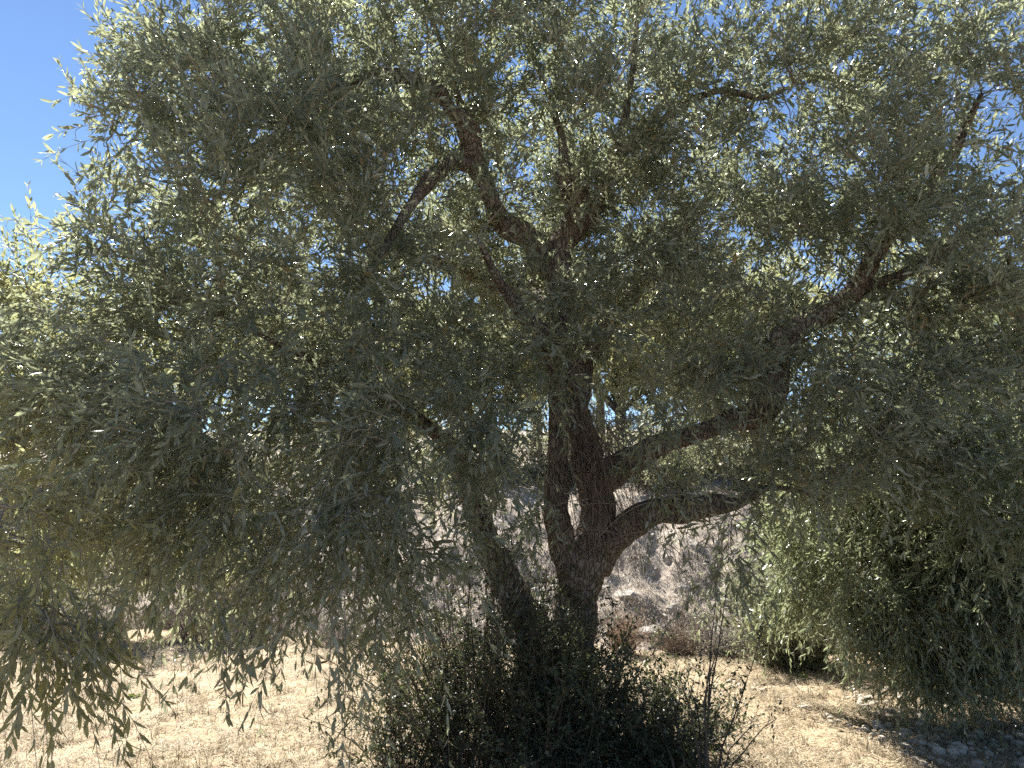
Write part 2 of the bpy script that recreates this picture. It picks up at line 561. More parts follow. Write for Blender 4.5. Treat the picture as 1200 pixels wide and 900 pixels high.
# ------------------------------------------------------------------ rocks on the bank
def rock(px, py, size, flat, label, seed):
    # find where the pixel's ray meets the bank
    hit = None
    for Y in np.arange(8.0, 14, 0.02):
        p = at(px, py, Y)
        z = bank_z(p[0], Y) if Y > foot(p[0]) else gh(p[0], Y)
        if p[2] <= z:
            hit = p
            break
    if hit is None:
        return
    import bmesh
    bm = bmesh.new()
    bmesh.ops.create_icosphere(bm, subdivisions=3, radius=1.0)
    r2 = np.random.default_rng(seed)
    planes = unit(r2.normal(0, 1, (9, 3)))
    offs = r2.uniform(0.55, 0.85, 9)
    sx, sy, sz = size * r2.uniform(.85, 1.25), size * r2.uniform(.7, 1.0), size * flat
    rot = r2.uniform(0, 6.28)
    for v in bm.verts:
        c = np.array(v.co)
        for n_, o_ in zip(planes, offs):                       # chip flat faces off it
            k = c @ n_ - o_
            if k > 0:
                c = c - n_ * k * 0.9
        c = c * (1 + 0.10 * nz(c, 2.2, seed) + 0.04 * nz(c, 6, seed))
        x, y = c[0] * sx, c[1] * sy
        v.co = (x * math.cos(rot) - y * math.sin(rot), x * math.sin(rot) + y * math.cos(rot), c[2] * sz)
    me = bpy.data.meshes.new('rock')
    bm.to_mesh(me)
    bm.free()
    me.materials.append(M['rock'])
    o = bpy.data.objects.new('rock', me)
    COL.objects.link(o)
    o.location = (hit[0], hit[1] + size * 0.25, hit[2] - size * flat * 0.2)
    tag(o, label, 'rock', 'rocks on the dry bank')
    return o


COMMON = 'weathered grey rock half buried in the dry bank'
rock(760, 681, 0.15, 0.55, 'pale flat rock in the middle of the bank right of the trunk', 1)
rock(737, 697, 0.15, 0.5, 'broad buff rock just below the pale flat rock on the bank', 2)
rock(849, 706, 0.16, 0.5, 'pale rock beside the hanging sprig at the shrubby end of the bank', 3)
rock(765, 745, 0.17, 1.0, 'tall grey block at the foot of the bank right of the trunk', 4)
rock(318, 718, 0.20, 0.55, 'flat topped rock at the foot of the bank left of the trunk', 5)
for i, (px, py, s) in enumerate([(785, 655, .10), (725, 660, .09), (745, 640, .08), (800, 690, .08), (815, 640, .09), (830, 662, .07), (708, 690, .1), (790, 715, .09),
                                 (722, 735, .11), (880, 730, .12), (915, 745, .12), (860, 690, .08), (540, 600, .12), (520, 585, .11), (560, 620, .1), (500, 605, .13), (600, 640, .1),
                                 (340, 745, .13), (285, 735, .12), (80, 592, .14), (110, 605, .12), (60, 610, .1), (610, 600, .09), (630, 670, .1)]):
    rock(px, py, s * 1.3, 0.6 + 0.2 * (i % 3), COMMON, 20 + i)

r3 = np.random.default_rng(77)
for i in range(70):
    rock(r3.uniform(700, 900), r3.uniform(612, 765), .025 + .07 * r3.random() ** 2, r3.uniform(.5, .9), COMMON, 100 + i)
for i in range(24):
    rock(r3.choice([r3.uniform(500, 640), r3.uniform(40, 380)]), r3.uniform(575, 740), .04 + .07 * r3.random() ** 2, r3.uniform(.5, .9), COMMON, 200 + i)


# ------------------------------------------------------------------ trees
def crown(name, parent, origin, limbs, lobes, extra, rs, leaf, mats, n_leaf=20, full=2.2, nodes=()):
    """lobes: (centre, radii, n_clusters, shoots per cluster, droop 0..1, sparse)
    mats = [leaf, twig]; limbs: list of (points, radii) the small branches leave from"""
    g = Geo()
    LP = np.concatenate([p for p, _ in limbs])
    LR = np.concatenate([r for _, r in limbs])
    P0, D0, LL, DR = [], [], [], []
    brP, brR = [], []
    todo = list(nodes)
    for c, rad, nc, ns, droop in lobes:
        c = np.asarray(c, float)
        rad = np.broadcast_to(np.asarray(rad, float), (3,)) * 1.1
        for _ in range(int(round(nc * full))):
            v = unit(rs.normal(0, 1, 3))
            node = c + v * rad * rs.random() ** 0.36
            node[2] = max(node[2], 0.15 + 0.2 * rs.random())
            todo.append((node, v, ns * .48, droop))
    near0 = [np.min(np.linalg.norm(LP - t_[0], axis=1)) for t_ in todo]
    cap = len(LP) + 6 * len(todo)
    XP = np.zeros((cap, 3))
    XR = np.full(cap, 0.0)
    XP[:len(LP)] = LP
    XR[:len(LP)] = LR
    nx = len(LP)
    if True:
        for ti in np.argsort(near0):
            node, v, ns, droop = todo[ti]
            # nearest point of a limb, thick wood counted as a little farther
            dd = np.linalg.norm(XP[:nx] - node, axis=1) + XR[:nx] * 1.5
            k = int(np.argmin(dd))
            s = XP[k].copy()
            ln = np.linalg.norm(node - s)
            mid = (s + node) / 2 + np.array([0, 0, 0.16 * ln * (1.2 - droop)]) + rs.normal(0, 0.08, 3) * ln
            t = np.linspace(0, 1, 7)[:, None]
            br = s * (1 - t) ** 2 + 2 * mid * t * (1 - t) + node * t * t
            br[1:-1] += rs.normal(0, 0.012, (5, 3)) * (0.5 + ln)
            brP.append(br)
            XP[nx:nx + 5] = br[2:]
            XR[nx:nx + 5] = 0.12            # twigs carry on from twigs, wood first
            nx += 5
            brR.append(np.linspace(0.0045 + 0.006 * min(ln, 1.5), 0.0024, 7))
            end_dir = unit(br[-1] - br[-3])
            dro = float(np.clip(droop + rs.normal(0, .22), 0, 1.1))
            for j in range(int(round(ns * rs.uniform(.65, 1.35)))):
                tt = 1.0 - 0.75 * rs.random() ** 1.3
                f = tt * 6
                i0 = min(int(f), 5)
                p = br[i0] + (br[i0 + 1] - br[i0]) * (f - i0) + rs.normal(0, 0.05, 3)
                d = unit(end_dir * 0.55 + v * 0.45 + rs.normal(0, 0.72, 3) + np.array([0, 0, 0.55 - 1.15 * dro]))
                P0.append(p)
                D0.append(d)
                LL.append(rs.uniform(0.14, 0.42) * (1.0 + 0.25 * dro))
                DR.append(0.15 + 0.55 * dro + rs.normal(0, 0.15))
    for p, d, l_, dr in extra:
        P0.append(np.asarray(p, float))
        D0.append(unit(np.asarray(d, float)))
        LL.append(l_)
        DR.append(dr)
    P0, D0, LL, DR = map(np.array, (P0, D0, LL, DR))
    thin_tubes(g, np.array(brP), np.array(brR), 1)
    down = np.array([0, 0, -1.0])

    def pos(t):
        return P0[:, None] + D0[:, None] * (LL[:, None, None] * t) + down * (DR[:, None, None] * 0.9 * LL[:, None, None] ** 1 * t ** 2 * 0.55)

    K = 4
    t = np.linspace(0, 1, K)[None, :, None]
    SP = pos(t)
    # small kinks
    SP[:, 1:] += np.cumsum(rs.normal(0, 0.006, SP[:, 1:].shape), 1)
    thin_tubes(g, SP, np.broadcast_to(np.linspace(0.0022, 0.0009, K), (len(P0), K)), 1)
    nl = n_leaf
    k = np.arange(nl)
    tl = (0.12 + 0.88 * (k // 2) / max((nl // 2 - 1), 1))
    tl = np.clip(tl[None, :] + rs.normal(0, 0.02, (len(P0), nl)), 0.03, 1.0)
    fi = tl * (K - 1)
    i0 = np.minimum(fi.astype(int), K - 2)
    fr = (fi - i0)[..., None]
    rows = np.arange(len(P0))[:, None]
    A, Bp = SP[rows, i0], SP[rows, i0 + 1]
    LPs = A + (Bp - A) * fr
    T = unit(Bp - A)
    ref = unit(np.cross(T, np.array([0.2, 0.1, 1.0])))
    ref2 = np.cross(T, ref)
    phi = (k // 2) * (math.pi / 2) + (k % 2) * math.pi
    phi = phi[None, :] + rs.random((len(P0), 1)) * 6.28 + rs.normal(0, 0.35, (len(P0), nl))
    side = ref * np.cos(phi)[..., None] + ref2 * np.sin(phi)[..., None]
    a = rs.normal(0.82, 0.28, (len(P0), nl)).clip(0.2, 1.5) * (1.05 - 0.5 * tl)
    d = T * np.cos(a)[..., None] + side * np.sin(a)[..., None]
    d = unit(d + down * (rs.uniform(-0.05, 0.4, (len(P0), nl))[..., None] * (0.4 + 0.6 * DR[:, None, None])))
    nrm = unit(T * 0.8 - side * 0.35 + rs.normal(0, 0.38, T.shape) + np.array([0, 0, 0.35]))
    keep = rs.random((len(P0), nl)) < 0.93
    L = (rs.normal(leaf, leaf * 0.23, (len(P0), nl)) * (1.08 - 0.35 * np.abs(tl - 0.45) * 1.6)).clip(leaf * 0.4, leaf * 1.5)
    W = L * rs.uniform(0.18, 0.27, L.shape)
    curl = rs.normal(0.08, 0.2, L.shape)
    leaf_blades(g, LPs[keep], d[keep], nrm[keep], L[keep], W[keep], curl[keep], 0)
    o = g.build(name, mats, parent, origin, smooth=False)
    return o, int(keep.sum())


def gnarl(s, per):
    for i in range(2, len(s) - 1):
        q = s[i, :3]
        s[i, :3] = q + 0.022 * np.array([nz(q, 6, 2), nz(q, 6, 5), nz(q, 6, 9)]) * min(1.0, s[i, 3] / .05)
    return s


def limb(pts, per=9):
    """rows (px, py, depth, radius) -> (points, radii)"""
    rows = np.array([np.append(at(a, b, c), r) for a, b, c, r in pts])
    s = gnarl(spline(rows, per), per)
    return s[:, :3], s[:, 3]


def limb3(pts, per=7):
    s = spline(np.array(pts, float), per)
    return s[:, :3], s[:, 3]


def wood(name, parent, origin, pr, sides=18, rough=0.16, ridges=5, seed=1.0):
    g = Geo()
    tube(g, pr[0], pr[1], sides, 0, rough, ridges, seed)
    return g.build(name, M['bark'], parent, origin)


def L_(px, py, Y, r, nc, ns, dr):
    return (at(px, py, Y), r, nc, ns, dr)


total = 0
# ---- the big olive in the middle
base = np.array([0.40, 5.6, gh(0.4, 5.6)])
T1 = thing('olive_tree', 'large gnarled olive tree with forked trunk filling the middle of the scene', 'tree', base)
trunk = limb([(664, 905, 5.6, .24), (665, 870, 5.6, .19), (668, 800, 5.6, .150), (672, 745, 5.58, .150), (680, 690, 5.55, .143), (691, 645, 5.5, .132), (700, 605, 5.5, .116),
              (693, 560, 5.5, .108), (679, 510, 5.5, .092), (669, 460, 5.5, .085), (665, 410, 5.5, .082), (657, 350, 5.5, .085), (648, 295, 5.5, .09)])
wood('trunk', T1, base, trunk, 32, .22, 6, 1.3)
limbs1 = [trunk]


def add_limb(lst, parent, o, pts, sides=16, rough=.24, ridges=4):
    pr = limb(pts)
    wood('limb', parent, o, pr, sides, rough, ridges, len(lst) * 1.7 + .4)
    lst.append(pr)


for pts in [
    [(682, 700, 5.5, .10), (661, 650, 5.42, .085), (651, 600, 5.38, .08), (653, 550, 5.38, .07), (654, 490, 5.4, .06), (649, 430, 5.4, .058), (634, 390, 5.35, .055), (612, 366, 5.3, .05), (585, 330, 5.1, .03), (560, 280, 4.9, .015)],
    [(655, 850, 5.65, .15), (630, 770, 5.6, .12), (612, 715, 5.55, .11), (590, 672, 5.5, .10), (568, 625, 5.45, .085), (553, 575, 5.4, .07), (528, 525, 5.25, .05), (490, 490, 4.9, .036), (430, 455, 4.6, .025), (340, 410, 4.4, .015), (260, 370, 4.3, .008)],
    [(695, 660, 5.5, .12), (728, 622, 5.4, .10), (775, 600, 5.3, .08), (830, 592, 5.2, .07), (868, 586, 5.1, .038), (900, 572, 5.0, .020), (935, 575, 4.95, .011), (970, 590, 4.9, .006)],
    [(692, 575, 5.5, .11), (735, 540, 5.45, .085), (785, 515, 5.4, .07), (840, 500, 5.35, .068), (880, 487, 5.3, .08), (903, 470, 5.28, .10), (908, 440, 5.25, .088), (915, 410, 5.2, .09), (930, 387, 5.18, .085), (965, 368, 5.15, .066), (1000, 342, 5.1, .055), (1030, 290, 5.05, .05), (1062, 248, 5.0, .042), (1110, 190, 4.9, .03), (1150, 110, 4.8, .015)],
    [(648, 320, 5.5, .085), (630, 285, 5.48, .085), (600, 268, 5.42, .08), (578, 242, 5.35, .068), (560, 200, 5.3, .06), (551, 155, 5.2, .07), (530, 128, 5.1, .048), (503, 102, 5.0, .045), (460, 88, 4.9, .038), (415, 94, 4.8, .032), (372, 112, 4.7, .026), (335, 132, 4.6, .02), (290, 120, 4.5, .012)],
    [(648, 310, 5.5, .10), (662, 280, 5.48, .09), (678, 252, 5.45, .095), (674, 225, 5.42, .085), (660, 198, 5.4, .08)],
    [(555, 195, 5.28, .05), (530, 190, 5.15, .05), (505, 210, 5.0, .042), (482, 240, 4.85, .034), (455, 285, 4.7, .024), (420, 340, 4.5, .012)],
    [(680, 255, 5.46, .07), (702, 235, 5.45, .055), (720, 180, 5.45, .035), (735, 120, 5.5, .026), (745, 50, 5.6, .018), (750, -40, 5.7, .012)],
    [(665, 215, 5.42, .05), (655, 150, 5.5, .024), (630, 80, 5.7, .016), (600, 10, 5.8, .010), (580, -60, 5.9, .01)],
    [(672, 480, 5.5, .09), (690, 420, 5.8, .07), (730, 360, 6.2, .055), (780, 300, 6.6, .04), (830, 230, 6.9, .025), (870, 170, 7.0, .012)],
    [(700, 215, 5.45, .045), (745, 165, 5.3, .03), (800, 125, 5.2, .026), (845, 105, 5.1, .022), (890, 115, 5.0, .018), (930, 100, 4.9, .01)],
    [(656, 360, 5.5, .07), (600, 340, 6.0, .06), (500, 300, 6.4, .045), (400, 240, 6.6, .03), (320, 190, 6.6, .012)],
    [(551, 158, 5.2, .04), (530, 90, 5.4, .018), (505, 20, 5.6, .012), (470, -50, 5.7, .008)],
    [(1000, 342, 5.1, .04), (1060, 320, 5.2, .035), (1130, 280, 5.2, .028), (1200, 270, 5.2, .015)],
]:
    add_limb(limbs1, T1, base, pts)

# the volume its crown fills: overlapping swellings, filled evenly
envelope = [(at(px, py, Y), np.array(r)) for px, py, Y, r in [
    (312, 265, 4.8, (1.14, 1.1, 1.45)), (305, 70, 5.0, (.82, .9, .9)), (190, 430, 4.4, (.68, .8, .85)), (300, 530, 4.2, (1.15, .9, .72)), (350, 30, 5.2, (1.1, 1.0, .8)),
    (620, 110, 5.6, (1.6, 1.3, 1.3)), (525, 430, 4.9, (.75, .6, .9)), (880, 150, 5.4, (1.2, 1.1, 1.2)), (830, 420, 5.5, (1.05, .9, .68)), (700, 370, 5.2, (.7, .6, .5)),
    (1070, 270, 5.0, (.95, .9, 1.1)), (1010, 480, 5.0, (.75, .7, .55)), (1120, 110, 4.9, (.62, .8, .9)), (440, 620, 4.3, (.55, .5, .5)), (550, 560, 4.9, (.5, .4, .45)), (470, 660, 4.3, (.36, .35, .34)), (600, 480, 4.9, (.38, .3, .5)), (520, 510, 5.7, (.55, .4, .45)), (240, 615, 3.9, (.5, .45, .28)), (380, 670, 4.0, (.4, .4, .25)), (800, 560, 4.9, (.4, .25, .13)),
    (600, 250, 6.6, (2.3, .8, 1.2)), (780, 490, 4.95, (.58, .45, .3)), (900, 560, 4.7, (.35, .25, .2)), (930, 545, 5.0, (.58, .45, .32))]]
rs = np.random.default_rng(5)
nodes1 = []
lo = np.min([c - r for c, r in envelope], 0)
hi = np.max([c + r for c, r in envelope], 0)
wood_pts = np.concatenate([p for p, _ in limbs1[:6]])
while len(nodes1) < 1720:
    p = lo + (hi - lo) * rs.random(3)
    inside = [np.linalg.norm((p - c) / r) for c, r in envelope]
    k = int(np.argmin(inside))
    if inside[k] > 1.0 + 0.12 * nz(p, 2.5, 3):
        continue
    if rs.random() > (0.62 + 1.0 * nz(p, 1.7, 7)) * (0.92 if p[2] > 3.7 else 0.95 if p[2] > 2.7 else 1.6):          # gaps and thicker places
        continue
    # the middle of the tree is pruned open in front of the big wood
    near = wood_pts[np.argmin(np.abs(wood_pts[:, 0] - p[0]) * 2 + np.abs(wood_pts[:, 2] - p[2]) * 2)]
    if abs(near[0] - p[0]) < .14 and abs(near[2] - p[2]) < .14 and p[1] < near[1] and rs.random() < .18:
        continue
    out = unit(p - np.array([0.3, 5.6, 2.2]))
    dr = float(np.clip((3.5 - p[2]) / 1.9, 0, 1)) * .85
    nodes1.append((p, out, 9.5, dr))
lobes1 = [L_(850, 640, 5.0, (.13, .2, .14), 3, 16, 1.0)]
extra1 = []
for px, py, Y, L in [(262, 700, 3.3, .42), (280, 712, 3.3, .35), (330, 720, 3.4, .36), (342, 705, 3.4, .45), (385, 700, 3.4, .42), (400, 720, 3.5, .5), (412, 760, 3.6, .48), (418, 740, 3.6, .5),
                     (250, 690, 3.3, .3), (180, 660, 3.4, .3), (440, 720, 3.7, .45), (232, 655, 3.4, .35)]:
    for k in range(2):
        extra1.append((at(px, py, Y) + rs.normal(0, .03, 3), (rs.normal(-.05, .25), rs.normal(0, .25), -1), L * rs.uniform(.7, 1.05), .3))
    # the thin branch each hangs from
for px, py, Y, L in [(40, 330, 4.6, .5), (985, 110, 4.9, .4), (1040, 80, 4.8, .5), (1010, 60, 4.9, .45), (700, -20, 5.4, .4), (130, 60, 4.7, .4), (110, 150, 4.6, .35), (125, 230, 4.6, .3), (95, 130, 4.6, .25)]:
    for k in range(3):
        extra1.append((at(px, py, Y) + rs.normal(0, .03, 3), (rs.normal(-.2, .25), rs.normal(0, .2), 1), L * rs.uniform(.7, 1.05), .05))
_, n = crown('crown', T1, base, limbs1[1:] + [(trunk[0][-20:], trunk[1][-20:])], lobes1, extra1, rs, 0.067, [M['olive'], M['twig']], 17, 1.5, nodes1)
total += n
# the beard of dry shoots hanging round the fork
g = Geo()
N = 320
P0 = np.array([at(rs.normal(690, 26), rs.normal(520, 28), 5.36 - abs(rs.normal(0, .05))) for _ in range(N)])
DD = unit(np.stack([rs.normal(.12, .3, N), rs.normal(-.25, .2, N), rs.normal(.1, .5, N)], 1))
t = np.linspace(0, 1, 6)[None, :, None]
LN = rs.uniform(.15, .5, N)[:, None, None]
P = P0[:, None] + DD[:, None] * LN * t * .75 + np.array([.1, 0, -1.0]) * LN * t ** 2 * 1.1
P[:, 1:] += np.cumsum(rs.normal(0, .008, P[:, 1:].shape), 1)
thin_tubes(g, P, np.broadcast_to(np.linspace(.0028, .001, 6), (N, 6)))
g.build('dry_shoots', M['dry_twig'], T1, base)
# longer pale shoots crossing in front of the trunk
g = Geo()
N = 60
P0 = np.array([at(rs.uniform(440, 860), rs.uniform(460, 640), rs.uniform(4.7, 5.3)) for _ in range(N)])
DD = unit(np.stack([rs.normal(0, .8, N), rs.normal(0, .4, N), rs.normal(0, .5, N)], 1))
LN = rs.uniform(.25, .7, N)[:, None, None]
P = P0[:, None] + DD[:, None] * LN * t + np.array([0, 0, -1.0]) * LN * t ** 2 * .4
thin_tubes(g, P, np.broadcast_to(np.linspace(.003, .001, 6), (N, 6)))
g.build('bare_twigs', M['dry_twig'], T1, base)

# ---- the olive on the right
base2 = np.array([4.15, 6.9, gh(4.15, 6.9)])
T2 = thing('olive_tree', 'dense dark olive tree on the right with branches drooping to the ground', 'tree', base2)
tr2 = limb3([(4.15, 6.9, -.1, .22), (4.13, 6.88, .4, .17), (4.05, 6.8, .9, .16), (4.1, 6.7, 1.4, .15), (4.2, 6.6, 1.9, .12)])
wood('trunk', T2, base2, tr2, 16, .17, 5, 4.0)
l2 = [tr2]
for pts in ([(4.07, 6.8, 1.0, .10), (3.6, 6.5, 1.5, .08), (3.1, 6.3, 1.9, .06), (2.7, 6.2, 2.0, .04), (2.3, 6.2, 1.8, .015)],
            [(4.15, 6.65, 1.6, .10), (4.0, 6.2, 2.3, .08), (3.7, 5.7, 2.8, .06), (3.4, 5.3, 3.1, .03), (3.2, 5.0, 3.2, .012)],
            [(4.18, 6.6, 1.8, .11), (4.5, 6.7, 2.6, .09), (4.7, 6.8, 3.4, .06), (4.8, 6.9, 4.2, .02)],
            [(4.1, 6.7, 1.3, .10), (4.4, 6.0, 1.8, .07), (4.3, 5.3, 2.0, .05), (4.0, 4.8, 1.9, .03), (3.7, 4.5, 1.6, .012)],
            [(4.1, 6.75, 1.2, .09), (3.8, 7.4, 1.8, .07), (3.4, 8.0, 2.3, .04), (3.0, 8.3, 2.4, .015)]):
    pr = limb3(pts)
    wood('limb', T2, base2, pr, 10, .15, 4, len(l2) * 2.1)
    l2.append(pr)
lobes2 = [L_(950, 655, 6.7, (.36, .4, .35), 12, 22, .7), L_(1150, 720, 6.3, (.55, .5, .25), 16, 24, .8), L_(1240, 690, 6.2, (.5, .5, .3), 14, 24, .8), L_(1170, 700, 7.6, (.8, .5, .4), 16, 22, .8), L_(1090, 730, 7.3, (.4, .4, .25), 9, 22, .9), L_(1120, 430, 7.3, (.8, .6, .6), 18, 22, .4), L_(1150, 620, 6.7, (.6, .5, .5), 16, 22, .7), L_(1090, 560, 5.9, (.6, .6, .45), 24, 24, .6), L_(1000, 600, 6.3, (.55, .5, .4), 22, 24, .7), L_(1130, 650, 5.9, (.5, .5, .35), 22, 26, .9), L_(1050, 690, 5.9, (.4, .4, .25), 14, 26, 1.0),
          L_(1180, 560, 5.1, (.5, .6, .45), 22, 24, .7), L_(1190, 650, 5.5, (.45, .45, .3), 15, 24, .9), L_(1080, 745, 6.0, (.22, .22, .2), 9, 24, 1.0), L_(1140, 430, 6.2, (.7, .7, .6), 24, 22, .3),
          L_(1230, 330, 6.2, (.8, .8, .7), 22, 22, .2), L_(1000, 500, 7.2, (.8, .8, .6), 20, 22, .5), L_(1260, 500, 6.4, (.8, .9, .8), 22, 22, .4), L_(1180, 770, 6.2, (.5, .5, .2), 12, 22, .8),
          L_(960, 640, 6.9, (.4, .5, .35), 12, 22, .8)]
extra2 = []
for px, py in [(985, 740), (1000, 750), (1020, 755), (1045, 760), (1060, 740), (1075, 730)]:
    for k in range(4):
        extra2.append((at(px, py - 15, 5.8) + rs.normal(0, .04, 3), (rs.normal(-.1, .3), rs.normal(0, .3), -1), .28 * rs.uniform(.7, 1.2), .3))
_, n = crown('crown', T2, base2, l2, lobes2, extra2, rs, 0.066, [M['olive_right'], M['twig']], 18, 1.85)
total += n

# ---- the olive leaning in at the left edge
base3 = np.array([-4.5, 5.3, gh(-4.5, 5.3)])
T3 = thing('olive_tree', 'olive tree leaning in at the left edge with yellowish sprays hanging low', 'tree', base3)
tr3 = limb3([(-4.5, 5.3, -.1, .2), (-4.48, 5.28, .4, .15), (-4.4, 5.2, 1.0, .14), (-4.3, 5.1, 1.6, .12), (-4.2, 5.0, 2.2, .09)])
wood('trunk', T3, base3, tr3, 16, .17, 5, 6.0)
l3 = [tr3]
for pts in ([(-4.35, 5.15, 1.4, .09), (-3.6, 5.0, 1.9, .07), *[tuple(np.append(at(a, b, 4.9), r)) for a, b, r in ((60, 490, .06), (82, 435, .055), (105, 398, .045), (160, 384, .03), (215, 402, .012))]],
            [(-4.3, 5.1, 1.5, .08), (-4.0, 4.5, 2.0, .05), (-3.4, 4.0, 2.2, .035), (-2.8, 3.5, 2.0, .02), (-2.2, 3.2, 1.7, .008)],
            [(-4.2, 5.0, 2.1, .08), (-4.2, 4.9, 2.8, .06), (-4.0, 4.8, 3.2, .04), (-3.7, 4.7, 3.5, .012)]):
    pr = limb3(pts)
    wood('limb', T3, base3, pr, 10, .15, 4, len(l3) * 2.9)
    l3.append(pr)
lobes3 = [L_(60, 400, 4.7, (.4, .5, .35), 16, 22, .3), L_(10, 480, 4.5, (.45, .5, .35), 9, 24, .5), L_(-90, 440, 4.8, (.5, .6, .6), 9, 20, .3), L_(80, 540, 4.2, (.35, .4, .2), 3, 22, .8),
          L_(10, 640, 3.2, (.24, .35, .2), 5, 18, 1.0), L_(70, 690, 3.0, (.22, .3, .18), 5, 20, 1.0), L_(10, 340, 4.7, (.2, .3, .2), 4, 8, .0)]
extra3 = []
for px, py, Y, L in [(40, 700, 2.8, .4), (20, 720, 2.7, .35), (110, 690, 2.9, .35), (130, 710, 2.9, .3), (60, 740, 2.7, .3), (95, 740, 2.8, .25), (150, 690, 3.0, .2)]:
    for k in range(2):
        extra3.append((at(px, py, Y) + rs.normal(0, .03, 3), (rs.normal(.05, .3), rs.normal(0, .3), -1), L * rs.uniform(.7, 1.1), .3))
for px, py, L in [(40, 310, .5), (44, 330, .45), (8, 340, .35), (15, 360, .4), (70, 320, .3), (60, 340, .35)]:
    extra3.append((at(px, py, 4.7), (rs.normal(-.08, .08), 0, 1), L, .02))
_, n = crown('crown', T3, base3, l3, lobes3, extra3, rs, 0.06, [M['olive_light'], M['twig']], 18, 1.5)
total += n

# ---- small tree with a pale stem at the back left
base4 = at(140, 740, 10.15)
base4[2] = max(gh(base4[0], 10.15), bank_z(base4[0], 10.15))
T4 = thing('small_tree', 'small tree with thin pale stem at the foot of the bank', 'tree', base4)
b = base4
tr4 = limb3([(b[0], b[1], -.05, .06), (b[0] - .02, b[1], .35, .048), (b[0] + .03, b[1], .7, .04), (b[0], b[1], 1.1, .03), (b[0] + .1, b[1], 1.6, .012)])
g = Geo()
tube(g, tr4[0], tr4[1], 10, 0, .1, 3, 2.0)
g.build('trunk', M['twig'], T4, b)
lobes4 = [(b + np.array(o_), r_, nc, 20, dr) for o_, r_, nc, dr in (((-.5, -.1, 1.25), (.55, .5, .4), 14, .5), ((.55, 0, 1.2), (.6, .5, .4), 14, .6), ((0, .1, 1.7), (.7, .6, .5), 18, .3), ((1.2, .1, 1.1), (.5, .4, .35), 8, .7), ((-1.1, 0, 1.0), (.5, .4, .35), 8, .7))]
_, n = crown('crown', T4, b, [tr4], lobes4, [], rs, 0.085, [M['olive_light'], M['twig']], 18, 1.3)
total += n

# ---- sunlit trees on the bank behind
def back_tree(x, y, h, w, seed, label):
    r_ = np.random.default_rng(seed)
    z = bank_z(x, y)
    o = np.array([x, y, z])
    T = thing('olive_tree', label, 'tree', o, 'sunlit trees on the bank behind')
    tr = limb3([(x, y, z - .15, .16), (x + .05, y, z + h * .2, .12), (x - .08, y, z + h * .4, .09), (x + .05, y, z + h * .7, .03)])
    wood('trunk', T, o, tr, 10, .15, 4, seed * .3)
    ls = [tr]
    lb = []
    for k in range(9):
        a = k * 2.4 + r_.random()
        rr = w * r_.uniform(.35, .75)
        c = o + np.array([math.cos(a) * rr, math.sin(a) * rr * .8, h * r_.uniform(.3, .82)])
        lb.append((c, (w * .38, w * .36, h * .2), 13, 15, r_.uniform(.1, .6)))
        if k % 2 == 0:
            pr = limb3([np.append(tr[0][8], .06), np.append((tr[0][8] + c) / 2 + [0, 0, .1], .045), np.append(c, .015)])
            wood('limb', T, o, pr, 7, .1, 3, seed + k)
            ls.append(pr)
    return crown('crown', T, o, ls, lb, [], r_, 0.115, [M['olive_light'], M['twig']], 16)[1]


BACK = 'pale green sunlit tree standing on the bank behind the big olive'
for x, y, h, w, sd in [(-9.6, 15.5, 4.4, 2.2, 1), (-7.0, 17.5, 5.0, 2.6, 2), (-3.4, 19.0, 5.2, 2.7, 3), (0.6, 20.5, 5.6, 2.9, 4), (4.3, 17.5, 5.2, 2.6, 5), (8.0, 15.5, 5.0, 2.6, 6), (2.6, 24.0, 6.0, 3.0, 7), (-6.0, 24.0, 6.0, 3.0, 8), (2.4, 18.0, 5.0, 2.4, 9), (6.2, 20.5, 5.8, 2.8, 10), (-1.4, 18.2, 4.8, 2.3, 11)]:
    total += back_tree(x, y, h, w, sd, BACK)


